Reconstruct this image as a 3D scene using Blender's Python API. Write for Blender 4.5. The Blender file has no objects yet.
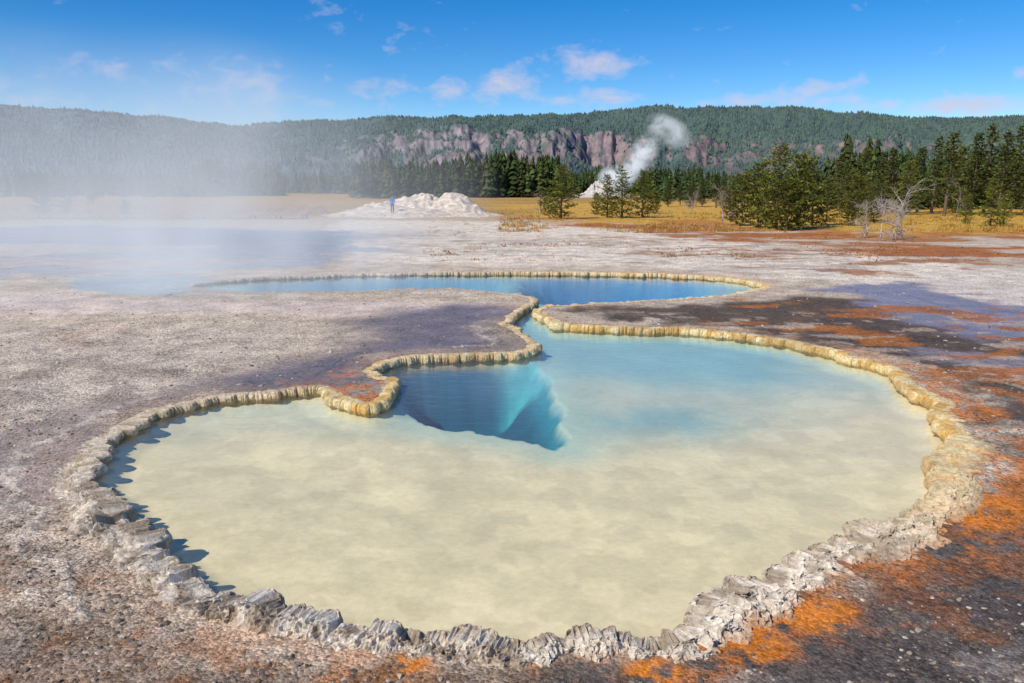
import bpy, math, random
import numpy as np
from mathutils import Vector
random.seed(7); rng=np.random.default_rng(11)
F=804.0; H=2.8; PITCH=math.atan((341.5-188)/F)
cp,sp=math.cos(PITCH),math.sin(PITCH)
def ray(u,v):
    dx=(u-512)/F; dy=-(v-341.5)/F
    return np.array([dx, cp+dy*sp, -sp+dy*cp])
def G(u,v,z=0.0):
    d=ray(u,v); t=(z-H)/d[2]
    return (d[0]*t, d[1]*t)
scene=bpy.context.scene
COL=scene.collection
# ---------------- noise ----------------
TAB=rng.random((256,256))
def vnoise(x,y):
    xi=np.floor(x).astype(np.int64); yi=np.floor(y).astype(np.int64)
    fx=x-xi; fy=y-yi
    fx=fx*fx*fx*(fx*(fx*6-15)+10); fy=fy*fy*fy*(fy*(fy*6-15)+10)
    a=TAB[xi&255,yi&255]; b=TAB[(xi+1)&255,yi&255]; c=TAB[xi&255,(yi+1)&255]; d=TAB[(xi+1)&255,(yi+1)&255]
    return (a*(1-fx)+b*fx)*(1-fy)+(c*(1-fx)+d*fx)*fy
def fbm(x,y,o=4):
    s=0;a=1.0;t=0
    for i in range(o):
        s=s+a*vnoise(x*2**i+17.3*i,y*2**i+5.1*i); t+=a; a*=0.5
    return s/t
def sm(x,a,b):
    t=np.clip((x-a)/(b-a),0,1); return t*t*(3-2*t)
def sdf(px,py,poly):
    P=np.asarray(poly,float); n=len(P)
    best=np.full(px.shape,1e18); ins=np.zeros(px.shape,bool)
    for i in range(n):
        ax,ay=P[i]; bx,by=P[(i+1)%n]
        ex,ey=bx-ax,by-ay; L=ex*ex+ey*ey+1e-12
        wx=px-ax; wy=py-ay
        t=np.clip((wx*ex+wy*ey)/L,0,1)
        dd=(wx-t*ex)**2+(wy-t*ey)**2
        np.minimum(best,dd,out=best)
        c=(ay>py)!=(by>py)
        if abs(ey)>1e-12: ins^= c & (px< ax+(py-ay)*ex/ey)
    d=np.sqrt(best); d[ins]*=-1
    return d
# ---------------- mesh helper ----------------
def make(name,verts,faces,mats,attrs=None,smooth=True,link=True,parent=None):
    verts=np.asarray(verts,np.float32); faces=np.asarray(faces,np.int32)
    me=bpy.data.meshes.new(name)
    k=faces.shape[1]
    me.vertices.add(len(verts)); me.vertices.foreach_set('co',verts.ravel())
    me.loops.add(faces.size); me.loops.foreach_set('vertex_index',faces.ravel())
    me.polygons.add(len(faces))
    me.polygons.foreach_set('loop_start',np.arange(0,faces.size,k,dtype=np.int32))
    me.polygons.foreach_set('use_smooth',np.full(len(faces),smooth,bool))
    me.update(calc_edges=True); me.validate()
    if attrs:
        for an,a in attrs.items():
            a=np.asarray(a,np.float32)
            if a.ndim==2:
                at=me.color_attributes.new(an,'FLOAT_COLOR','POINT')
                c=np.ones((len(verts),4),np.float32); c[:,:3]=a; at.data.foreach_set('color',c.ravel())
            else:
                at=me.attributes.new(an,'FLOAT','POINT'); at.data.foreach_set('value',a)
    for m in (mats if isinstance(mats,list) else [mats]): me.materials.append(m)
    ob=bpy.data.objects.new(name,me)
    if link: COL.objects.link(ob)
    if parent: ob.parent=parent
    return ob
class NT:
    def __init__(s,name):
        s.m=bpy.data.materials.new(name); s.m.use_nodes=True; s.t=s.m.node_tree; s.t.nodes.clear()
        s.out=s.t.nodes.new('ShaderNodeOutputMaterial')
    def n(s,typ,**kw):
        nd=s.t.nodes.new(typ)
        for k,v in kw.items(): setattr(nd,k,v)
        return nd
    def set(s,inp,v):
        if isinstance(v,bpy.types.NodeSocket): s.t.links.new(v,inp)
        else: inp.default_value=v
    def math(s,op,a,b=0.0,c=None,clamp=False):
        nd=s.t.nodes.new('ShaderNodeMath'); nd.operation=op; nd.use_clamp=clamp
        s.set(nd.inputs[0],a); s.set(nd.inputs[1],b)
        if c is not None: s.set(nd.inputs[2],c)
        return nd.outputs[0]
    def mix(s,f,a,b,bt='MIX'):
        nd=s.t.nodes.new('ShaderNodeMix'); nd.data_type='RGBA'; nd.blend_type=bt
        s.set(nd.inputs[0],f); s.set(nd.inputs[6],a); s.set(nd.inputs[7],b)
        return nd.outputs[2]
    def noise(s,scale,detail=4,rough=0.55,vec=None,dist=0):
        nd=s.n('ShaderNodeTexNoise'); nd.inputs['Scale'].default_value=scale; nd.inputs['Detail'].default_value=detail
        nd.inputs['Roughness'].default_value=rough; nd.inputs['Distortion'].default_value=dist
        if vec is not None: s.t.links.new(vec,nd.inputs['Vector'])
        return nd.outputs[0]
    def ramp(s,f,a,b,c=0.0,d=1.0):
        nd=s.n('ShaderNodeMapRange'); nd.clamp=True
        s.set(nd.inputs[0],f); nd.inputs[1].default_value=a; nd.inputs[2].default_value=b
        nd.inputs[3].default_value=c; nd.inputs[4].default_value=d
        return nd.outputs[0]
    def pos(s):
        return s.n('ShaderNodeNewGeometry').outputs['Position']
    def attr(s,name,fac=False):
        a=s.n('ShaderNodeAttribute'); a.attribute_name=name
        return a.outputs['Fac' if fac else 'Color']
def RGB(r,g,b): return (r,g,b,1)

# ---------------- pool outline (surveyed shoreline) ----------------
# u,v,z, rim width, yellow, orange
ctrl=[(88,466,.03,.34,.15,.1),(94,488,.05,.34,.1,.1),(112,512,.08,.30,.05,.1),(150,546,.1,.24,.0,.1),(200,578,.1,.20,.0,.2),(255,602,.1,.18,.0,.3),
(320,617,.1,.16,.0,.3),(400,627,.1,.15,.05,.5),(470,633,.1,.15,.05,.4),(545,638,.1,.15,.05,.4),(620,634,.1,.17,.05,.6),(680,626,.1,.2,.05,.7),
(722,606,.1,.28,.0,.8),(762,582,.1,.34,.0,.8),(800,556,.1,.38,.0,.7),(835,538,.1,.38,.05,.7),(885,526,.09,.36,.2,.8),(930,514,.07,.36,.5,1),(957,494,.05,.40,.7,1),
(948,472,.02,.44,.8,1),(960,452,.0,.38,.9,1),(944,425,.0,.34,1,1),(922,398,.0,.26,1,.9),(888,376,.0,.17,1,.7),(840,360,.0,.13,1,.5),(780,346,.0,.12,1,.4),
(705,336,.0,.11,1,.3),(640,333,.0,.11,1,.2),(585,332,.0,.11,1,.2),(556,328,.0,.11,1,.2),(541,319,.0,.12,.9,.2),(548,312,.0,.13,.8,.2),(590,309.5,.0,.15,.5,.2),
(650,306,.0,.15,.4,.2),(710,302,.0,.15,.4,.2),(752,296,.0,.3,.7,.2),(768,290,.0,.3,.8,.2),(745,284,.0,.3,.8,.2),(690,279,.0,.22,.8,.2),(620,276.5,.0,.18,.8,.2),(550,275.5,.0,.16,.6,.1),
(470,275.5,.0,.14,.35,.1),(390,276,.0,.14,.2,.1),(310,278,.0,.14,.1,.1),(235,282,.0,.14,.05,.1),(190,288,.0,.14,.0,.1),(215,294,.0,.14,.0,.1),(300,296,.0,.13,.05,.1),(390,293,.0,.12,.1,.1),
(460,294,.0,.11,.15,.1),(510,299,.0,.11,.3,.1),(533,306,.0,.11,.5,.1),(521,314,.0,.11,.6,.1),(506,324,.0,.11,.6,.1),(512,336,.0,.11,.7,.1),(534,352,.0,.10,.7,.1),(516,359,.0,.10,.7,.1),
(470,361,.0,.10,.8,.2),(420,363,.0,.10,.8,.2),(382,369,.0,.10,.8,.3),(368,376,.0,.11,.9,.6),(378,385,.0,.11,1,1),(394,389,.0,.11,1,1),(388,402,.0,.12,1,1),(366,412,.0,.12,1,1),(340,407,.0,.12,1,1),
(326,395,.0,.12,.8,.8),(290,395,.0,.13,.5,.3),(240,399,.0,.15,.4,.1),(190,407,.0,.2,.3,.1),(145,421,.0,.25,.3,.1),(110,442,.01,.3,.2,.1)]
C=np.array([[*G(u,v,z),w,y,o] for u,v,z,w,y,o in ctrl])
def catmull(C,sub=24):
    n=len(C); out=[]
    for i in range(n):
        p0,p1,p2,p3=C[i-1],C[i],C[(i+1)%n],C[(i+2)%n]
        for k in range(sub):
            t=k/sub
            out.append(0.5*((2*p1)+(-p0+p2)*t+(2*p0-5*p1+4*p2-p3)*t*t+(-p0+3*p1-3*p2+p3)*t**3))
    return np.array(out)
D=catmull(C)
seg=np.linalg.norm(np.roll(D[:,:2],-1,0)-D[:,:2],axis=1); cum=np.concatenate([[0],np.cumsum(seg)])
env=np.sin(math.pi*np.clip(cum[:-1]/cum[-1],0,1))**.2
D[:,0]+= (fbm(cum[:-1]*1.8,cum[:-1]*0+2,4)-.5)*.36*env
D[:,1]+= (fbm(cum[:-1]*1.8+50,cum[:-1]*0+9,4)-.5)*.40*env
seg=np.linalg.norm(np.roll(D[:,:2],-1,0)-D[:,:2],axis=1); cum=np.concatenate([[0],np.cumsum(seg)]); PER=cum[-1]
Dc=np.vstack([D,D[:1]])
def resample(ds):
    N=int(PER/ds); s=np.arange(N)*PER/N
    return s,np.stack([np.interp(s,cum,Dc[:,k]) for k in range(5)],1)
s_c,Pc=resample(0.16)
pool=Pc[:,:2]
bb=(pool.min(0)-3,pool.max(0)+3)
def pool_sdf(x,y):
    d=np.full(x.shape,9.0)
    m=(x>bb[0][0])&(x<bb[1][0])&(y>bb[0][1])&(y<bb[1][1])
    d[m]=np.clip(sdf(x[m],y[m],pool),-9,9)
    return d
def zground(x,y): return .10*sm(y,5.6,9.0)*(1-.5*sm(-x,1.6,3.4))
def PG(pts,z=0): return [G(u,v,z) for u,v in pts]
hole1=PG([(374,372),(420,366),(480,364),(530,362),(546,372),(556,392),(566,415),(572,436),(556,444),(530,440),(505,436),(475,428),(445,428),(408,416),(384,406)],-.15)
hole2=PG([(500,296),(530,281),(600,280),(705,283),(728,290),(700,299),(620,306),(560,310),(520,303)],-.2)
hole3=PG([(225,287),(330,279),(480,279),(520,285),(500,293),(400,291),(280,294)],-.2)

# ---------------- ground sheet ----------------
az=np.concatenate([np.radians(np.arange(-180,-44,3.0)),np.radians(np.arange(-42,42.001,0.115)),np.radians(np.arange(44,180,3.0))])
r=[0.25]
while r[-1]<4500:
    q=r[-1]
    r.append(q*(1.05 if q<3 else 1.0045 if q<9 else 1.0065 if q<30 else 1.012 if q<150 else 1.05))
r=np.array(r); NA,NR=len(az),len(r)
R,A=np.meshgrid(r,az,indexing='ij')
X=(R*np.sin(A)).ravel(); Y=(R*np.cos(A)).ravel(); RR=R.ravel()
d=pool_sdf(X,Y)
n1=fbm(X*0.35,Y*0.35,4); n2=fbm(X*1.7+9,Y*1.7,4); n3=fbm(X*7+3,Y*7,3); n4=fbm(X*0.07,Y*0.07,4)
col=np.zeros((len(X),3)); 
def L(c): return np.array(c)
col[:]=L((.58,.48,.375))
far=sm(RR,62,95)[:,None]
col=col*(1-far)+(L((.46,.27,.07))*(0.7+0.6*n4[:,None]))*far
vf=sm(RR,300,700)[:,None]
col=col*(1-vf)+L((.10,.11,.05))*vf
wet=np.zeros(len(X))
def region(pts,c,soft=.4,amp=.6,op=1.0,w=None,mask=None):
    global col,wet
    P=np.array(PG(pts)); lo=P.min(0)-4*soft-3-amp; hi=P.max(0)+4*soft+3+amp
    m=(X>lo[0])&(X<hi[0])&(Y>lo[1])&(Y<hi[1])
    if not m.any(): return
    q=sdf(X[m],Y[m],P)+((n1[m]-.5)*2.2+(n2[m]-.5)*1.2+(n3[m]-.5)*.35)*amp*1.3
    f=(1-sm(q,-soft,soft))*op
    if mask is not None: f=f*mask[m]
    col[m]=col[m]*(1-f[:,None])+L(c)*f[:,None]
    if w is not None: wet[m]=wet[m]*(1-f)+w*f
# golden meadows
region([(-300,203),(325,206),(330,216),(150,220),(-300,218)],(.42,.20,.07),3,3,.8)
region([(495,204),(2000,200),(2000,236),(1024,238),(900,236),(840,233),(700,226),(560,222)],(.60,.35,.06),2,3,1)
region([(500,216),(700,220),(840,228),(1024,232),(1100,238),(840,240),(640,232),(500,224)],(.45,.17,.035),2,3,.8,mask=sm(fbm(X*.2+4,Y*.2,4),.42,.56))
streak=sm(fbm(X*.12+40,Y*.5,4),.47,.60)
region([(430,222),(560,221),(760,232),(1100,236),(1100,262),(850,262),(640,242),(480,240)],(.40,.13,.03),1.2,2,.95,mask=streak)
region([(340,220),(500,222),(600,228),(760,245),(930,262),(1000,270),(900,292),(760,284),(700,274),(500,270),(360,262),(300,240)],(.80,.70,.58),1.0,1.5,.9)
region([(640,224),(800,236),(1000,240),(1000,250),(820,246),(640,236)],(.38,.15,.04),.8,1.5,.9,mask=sm(fbm(X*.3+4,Y*.9,4),.42,.56))
region([(700,250),(960,250),(1030,268),(980,278),(760,272)],(.36,.14,.05),.8,1.5,.85,mask=sm(fbm(X*.5+4,Y*1.3,4),.50,.60))
region([(560,232),(760,246),(820,262),(640,256)],(.36,.2,.09),.8,1.5,.7,mask=sm(fbm(X*.7+14,Y*1.6,4),.5,.6))
region([(350,232),(760,244),(900,272),(800,276),(560,268),(380,258)],(.36,.29,.25),.8,1.5,.5,mask=sm(fbm(X*.4+74,Y*1.2,5),.52,.64))
# left steaming shallows
region([(-400,232),(100,226),(345,232),(370,250),(330,268),(180,276),(-400,284)],(.32,.29,.32),1.2,1.6,.9,.90)
region([(-400,248),(60,244),(200,248),(60,255),(-400,258)],(.66,.56,.48),.8,1.2,.8,.2)
region([(-400,262),(120,258),(300,262),(120,268),(-400,270)],(.55,.46,.41),.8,1.2,.7,.3)
region([(-400,288),(60,292),(160,304),(420,305),(525,318),(440,318),(180,318),(-400,312)],(.66,.53,.47),.5,.7,.85,.4)
region([(70,278),(180,277),(230,286),(180,300),(110,298)],(.2,.32,.40),.5,.6,.9,.97)
region([(-300,330),(200,325),(330,335),(240,385),(60,440),(-300,480)],(.58,.49,.40),.6,.8,.8,.0)
region([(30,335),(130,330),(110,350),(60,360)],(.42,.22,.11),.2,.6,.5,mask=sm(n3,.5,.65))
region([(-100,380),(150,350),(260,370),(120,420),(-100,440)],(.33,.26,.21),.5,.8,.6,mask=sm(n2,.48,.6))
# dark wet slope between the lobes
region([(350,322),(440,310),(505,312),(512,322),(500,336),(530,350),(510,362),(380,366),(360,378),(355,404),(240,398),(215,388),(330,352)],(.15,.115,.125),.9,.6,.92,.6)
region([(320,345),(500,345),(520,360),(380,366),(355,385),(240,392)],(.09,.07,.075),.5,.5,.6,.7,mask=sm(n2,.42,.58))
region([(0,440),(90,410),(210,392),(130,420),(70,470),(90,530),(20,560),(-120,500)],(.28,.22,.20),.25,.5,.8,.4)
# bottom left rust brown
region([(-300,500),(20,530),(110,560),(200,620),(330,655),(560,668),(560,900),(-300,900)],(.17,.10,.055),.5,.9,.95,.0)
region([(-300,600),(60,600),(200,690),(200,900),(-300,900)],(.22,.17,.14),.4,1,.7,.0)
region([(-300,500),(120,560),(330,655),(430,690),(300,800),(-300,800)],(.29,.11,.03),.3,.6,.6,.0,mask=sm(fbm(X*2.2+3,Y*2.2,4),.52,.64))
region([(-300,480),(60,500),(200,610),(300,690),(-100,800),(-300,700)],(.42,.35,.28),.3,.6,.5,.0,mask=sm(fbm(X*2.8+33,Y*2.8,5),.54,.62))
# right side
region([(585,314),(700,309),(790,297),(900,300),(980,330),(1300,380),(1300,470),(1000,440),(940,385),(860,352),(720,330),(600,327)],(.08,.052,.033),.4,.8,.95,.25)
region([(560,668),(700,655),(840,590),(960,540),(1010,470),(1000,410),(1300,420),(1700,900),(540,900)],(.082,.068,.064),.5,.8,.95,.12)
region([(790,293),(900,284),(1300,282),(1300,372),(1000,352),(900,330),(850,312)],(.28,.21,.23),.5,.9,.95,.80)
region([(930,272),(1200,262),(1200,300),(1010,304),(940,290)],(.70,.62,.54),.5,.9,.85,.1)
region([(820,322),(900,325),(960,345),(900,348)],(.09,.06,.045),.4,.9,.9,.2)
region([(930,360),(1200,370),(1200,392),(980,384)],(.30,.25,.28),.3,.7,.7,.6)
ostr=sm(fbm(X*.9+4,Y*1.8+8,5),.52,.60)
region([(700,300),(1000,310),(1300,360),(1300,420),(960,400),(860,352),(700,325)],(.40,.135,.02),.4,.6,.8,.2,mask=ostr)
region([(600,318),(1000,318),(1300,370),(1300,420),(960,400),(860,352),(700,325)],(.46,.37,.29),.4,.6,.7,.1,mask=sm(fbm(X*1.9+44,Y*3+8,4),.54,.62))
region([(960,385),(1200,400),(1200,500),(1010,520),(985,430)],(.46,.15,.02),.3,.6,.85,.2,mask=sm(fbm(X*1.6+4,Y*1.6,5),.44,.54))
region([(850,560),(1100,470),(1300,500),(1300,700),(900,700)],(.32,.11,.025),.3,.6,.5,.2,mask=sm(fbm(X*1.5+24,Y*2.5,5),.56,.66))
region([(750,640),(900,580),(1300,520),(1300,800),(700,800)],(.30,.27,.25),.3,.6,.5,.0,mask=sm(fbm(X*2.4+64,Y*2.4,5),.56,.66))
for (uu,vv,a,b) in [(415,668,26,14),(655,676,22,10),(750,650,24,16),(985,515,35,14),(800,615,46,12),(690,640,30,8)]:
    region([(uu+a*math.cos(t),vv+b*math.sin(t)) for t in np.arange(0,6.28,.5)],(.64,.20,.012),.08,.2,.95,.3,mask=sm(n3,.25,.5))
s_w,Pw=resample(0.5)
def nearest_k(x,y,k):
    o=np.zeros(len(x)); best=np.full(len(x),1e9)
    for i in range(len(Pw)):
        dd=(x-Pw[i,0])**2+(y-Pw[i,1])**2; mm=dd<best; best[mm]=dd[mm]; o[mm]=Pw[i,k]
    return o
m=(d>0)&(d<2.2); oo=np.zeros(len(X))
oo[m]=nearest_k(X[m],Y[m],4)
ring=(1-sm(d+(n2-.5)*1.0,.35,.85))*sm(n2*.5+n3*.5,.42,.56)*(d>0)*oo
col=col*(1-ring[:,None]*.85)+L((.54,.165,.02))*ring[:,None]*.85
ringd=(1-sm(d+(n2-.5)*.5,.15,.5))*(d>0)*(1-oo)*.6*(Y>9)*(Y<17)
col=col*(1-ringd[:,None])+L((.28,.21,.15))*ringd[:,None]
# ragged pale crust aprons outside the left rim
tl=np.abs(d+(n2-.5)*.7+(n3-.5)*.25-.6); cr=(1-sm(tl,.01,.12))*sm(n1+n3*.4,.55,.75)*m*(oo<.2)*(X<0)
col=col*(1-cr[:,None]*.55)+L((.70,.62,.52))*cr[:,None]*.55
# height
z=.03+(n1-.5)*.10*(1-wet)+(n2-.5)*.05*(1-wet)+(n3-.5)*.022*(1-wet*.9)
z=z*(1-sm(RR,120,300))+ (n4-.5)*1.2*sm(RR,90,200)
z=np.where(d<1,z*sm(d,-.1,1)+.035*(1-sm(d,-.1,1)),z)
near_p=(1-sm(d,2,7))
z=z+zground(X,Y)*near_p*.9
z=z+.012*cr
inside=d<.12
mi=d<.2
wob=(n2[mi]-.5)*.5+(n3[mi]-.5)*.10
h1=np.full(len(X),9.);h2=h1.copy();h3=h1.copy()
h1[mi]=sdf(X[mi],Y[mi],hole1)+wob*.7; h2[mi]=sdf(X[mi],Y[mi],hole2)+wob; h3[mi]=sdf(X[mi],Y[mi],hole3)+wob*2
bed=-.04-.10*sm(-d,0,.4)-.06*sm(-d,.5,2.5)+(n2-.5)*.03+(n1-.5)*.04
bank=sm(-d,.03,.7)
hz=bed-bank*((sm(-h1,-.02,.22)*.20+sm(-h1,.05,1.1)*.75)+(sm(-h2,-.1,2.2)*1.6)+(sm(-h3,-.3,2.0)*.9))
f=sm(d,0,.06)
z=np.where(inside,hz*(1-f)+z*f,z)
dep=-z
cream=L((.80,.665,.42)); pale=L((.36,.56,.50)); teal=L((.010,.23,.30)); deep=L((.0015,.07,.135))
mott=sm(fbm(X*3.2+5,Y*3.2+n2*2,4),.42,.62)
bc=np.repeat(cream[None],len(X),0)*(.80+.22*n2[:,None]+.12*mott[:,None])
tb=(1-sm(np.minimum(h1,h2*.6+.3),-.05,1.0))[:,None]*.6
farb=sm(Y+(n1-.5)*3-.2*X,8.6,13.5)[:,None]
bc=bc*(1-farb)+L((.27,.45,.44))*farb
bx,by=G(655,408); bloom=np.exp(-(((X-bx)/1.3)**2+((Y-by)/.9)**2))[:,None]*(.4+.9*n2[:,None])
bc=bc*(1-bloom*.7)+L((.08,.34,.40))*bloom*.7
bc=bc*(1-tb)+pale*tb
q1=-h1+(n3-.5)*.10
t1=sm(q1,-.02,.14)[:,None]*np.clip(bank*3,0,1)[:,None]; bc=bc*(1-t1)+teal*t1
# dark throat to the left/centre, paler ledges toward the back right
lx,ly=G(540,380,-.4)
ldist=np.sqrt(((X-lx)/.8)**2+((Y-ly)/1.3)**2)
t2=(sm(-h1+(n2-.5)*.3,.03,.50)*sm(ldist+(n2-.5)*.6,.55,1.35))[:,None]; bc=bc*(1-t2)+deep*t2
lg=((1-sm(ldist+(n2-.5)*.9+(n3-.5)*.3,.25,.9))*(h1<0))[:,None]; bc=bc*(1-lg*.65)+L((.08,.50,.52))*lg*.65
blue2=(1-sm(h2,-1.2,.5))[:,None]; bc=bc*(1-blue2*.95)+L((.001,.17,.40))*blue2*.95
gx2,gy2=G(560,296,-.5); core=np.exp(-(((X-gx2)/1.6)**2+((Y-gy2)/2.0)**2))[:,None]; bc=bc*(1-core*.7)+L((.001,.07,.20))*core*.7
blue3=(1-sm(h3,-1.2,.6))[:,None]; bc=bc*(1-blue3*.75)+L((.02,.22,.42))*blue3*.75
eb=(1-sm(-d,0,.2))[:,None]; bc=bc*(1-.5*eb)+L((.66,.50,.22))*.5*eb
fi=(1-sm(d,0.01,.06))[:,None]
col=col*(1-fi)+bc*fi
wet=wet*(1-fi[:,0])
bedm=fi[:,0]
V=np.stack([X,Y,z],1)
ii=np.arange(NR-1)[:,None]*NA; jj=np.arange(NA)[None]; j2=(jj+1)%NA
Fc=np.stack([ii+jj,ii+NA+jj,ii+NA+j2,ii+j2],-1).reshape(-1,4)[:, ::-1]
V=np.vstack([V,[[0,0,.03]]]); ctr=len(V)-1
col=np.vstack([col,col[:1]]); wet=np.append(wet,0); bedm=np.append(bedm,0)
cap=[]
for j in range(0,NA-1,2): cap.append((ctr,(j+2)%NA,j+1,j))
Fc=np.vstack([Fc,np.array(cap)])
g=NT('ground_sinter')
P=g.pos()
colr=g.attr('Col'); w_=g.attr('Wet',True); b_=g.attr('Bed',True)
dry=g.math('SUBTRACT',1.0,w_)
nobed=g.math('SUBTRACT',1.0,b_)
nA=g.noise(1.3,5,.65,P); nB=g.noise(14,5,.7,P); nC=g.noise(70,3,.7,P)
vor=g.n('ShaderNodeTexVoronoi',feature='F1'); vor.inputs['Scale'].default_value=38; g.t.links.new(P,vor.inputs['Vector'])
vsep=g.n('ShaderNodeSeparateColor'); g.t.links.new(vor.outputs['Color'],vsep.inputs[0])
vor2=g.n('ShaderNodeTexVoronoi',feature='F1'); vor2.inputs['Scale'].default_value=95; g.t.links.new(P,vor2.inputs['Vector'])
vs2=g.n('ShaderNodeSeparateColor'); g.t.links.new(vor2.outputs['Color'],vs2.inputs[0])
br=g.math('ADD',g.ramp(nA,.3,.7,.66,1.30),g.ramp(nB,.3,.7,-.38,.38))
br=g.math('ADD',br,g.math('MULTIPLY',g.ramp(nC,.3,.7,-.28,.28),dry))
gr=g.math('ADD',g.ramp(vsep.outputs[0],0,1,-.32,.32),g.ramp(vs2.outputs[0],0,1,-.25,.25))
br=g.math('ADD',br,g.math('MULTIPLY',gr,dry))
brm=g.math('ADD',g.math('MULTIPLY',br,nobed),g.math('MULTIPLY',b_,g.math('ADD',g.ramp(nA,.3,.7,.87,1.03),g.ramp(nB,.35,.65,-.06,.06))))
brc=g.n('ShaderNodeCombineColor')
for i in range(3): g.t.links.new(brm,brc.inputs[i])
c1=g.mix(1.0,colr,brc.outputs[0],'MULTIPLY')
grain=g.math('MULTIPLY',g.math('MULTIPLY',g.ramp(vs2.outputs[1],.90,.95),g.math('MULTIPLY',dry,nobed)),g.ramp(nB,.45,.6))
c2=g.mix(g.math('MULTIPLY',grain,.5),c1,RGB(.5,.43,.37))
dark=g.math('MULTIPLY',g.math('MULTIPLY',g.ramp(vsep.outputs[2],.82,.92),g.math('MULTIPLY',dry,nobed)),.5)
c3=g.mix(dark,c2,RGB(.07,.04,.022))
bs=g.n('ShaderNodeBsdfPrincipled'); g.set(bs.inputs['Base Color'],c3)
ro=g.ramp(g.math('ADD',w_,g.ramp(nB,.3,.7,-.22,.22)),.15,.85,.85,.10)
ro=g.math('MAXIMUM',ro,g.math('MULTIPLY',b_,.8))
g.set(bs.inputs['Roughness'],ro)
g.set(bs.inputs['Specular IOR Level'],g.math('ADD',.2,g.math('MULTIPLY',w_,.3)))
hh=g.math('ADD',g.math('MULTIPLY',nB,1.0),g.math('MULTIPLY',nC,.5))
hh=g.math('ADD',hh,g.math('MULTIPLY',vor.outputs['Distance'],-.5))
bump=g.n('ShaderNodeBump'); bump.inputs['Distance'].default_value=.035
g.set(bump.inputs['Height'],hh); g.set(bump.inputs['Strength'],g.math('ADD',g.math('MULTIPLY',g.math('POWER',dry,1.3),g.math('MULTIPLY',nobed,.62)),.07))
g.set(bs.inputs['Normal'],bump.outputs[0])
g.t.links.new(bs.outputs[0],g.out.inputs[0])
ground=make('ground',V,Fc,g.m,{'Col':col,'Wet':wet,'Bed':bedm})

# ---------------- rim ----------------
s,Pr=resample(0.011)
N=len(s)
xy=Pr[:,:2]
tan=np.roll(xy,-6,0)-np.roll(xy,6,0); tan/=np.linalg.norm(tan,axis=1)[:,None]
nor=np.stack([tan[:,1],-tan[:,0]],1)
for _ in range(3):
    kk=7; nor=sum(np.roll(nor,q,0) for q in range(-kk,kk+1)); nor/=np.linalg.norm(nor,axis=1)[:,None]
def lobes(wmin,wmax,seed):
    rg=np.random.default_rng(seed); brk=[0]
    while brk[-1]<PER: brk.append(brk[-1]+wmin*(wmax/wmin)**rg.random())
    brk=np.array(brk); idx=np.searchsorted(brk,s,side='right')-1
    t=(s-brk[idx])/(brk[idx+1]-brk[idx])
    return idx,np.sqrt(np.clip(1-(2*t-1)**2,0,1)),rg.random(len(brk)+1),(brk[idx+1]-brk[idx])
i1,b1,r1,w1=lobes(.04,.30,3); i2,b2,r2,w2=lobes(.03,.16,4); i3,b3,r3,w3=lobes(.06,.26,5); i4,b4,r4,w4=lobes(.25,.9,6); i5,b5,r5,w5=lobes(.018,.07,16)
cN=np.array([0,.0,-.012,-.03,-.04,-.035,-.02,-.003,.012]); cZ=np.array([-2.6,-1.0,-.25,.0,.36,.7,.93,1.0,1.0])
base_n=np.interp(np.linspace(0,1,18),np.linspace(0,1,9),cN); base_z=np.interp(np.linspace(0,1,18),np.linspace(0,1,9),cZ)
K2=28; tt=np.linspace(0,1,K2+1)[1:]
VV=[];CC=[]
W=Pr[:,2]; Yl=Pr[:,3]; O=Pr[:,4]
zg=zground(xy[:,0],xy[:,1])*.9+.03
big=fbm(s*.8,s*0+3,3); med=fbm(s*4,s*0+3,2)
nearf=1-sm(xy[:,1],6,9)
leftf=sm(-xy[:,0],1.0,2.5)
top=zg+(.014+.062*nearf*(1-.35*leftf))*(.25+1.3*r1[i1])*(.3+1.4*big)+(r5[i5]-.5)*.012*(.5+nearf)+.004
top=top*(.94+.06*b1)+(med-.5)*(.014+.028*nearf)
bul=(.010+w1*.34*(.4+1.1*r1[i1]))
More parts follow.
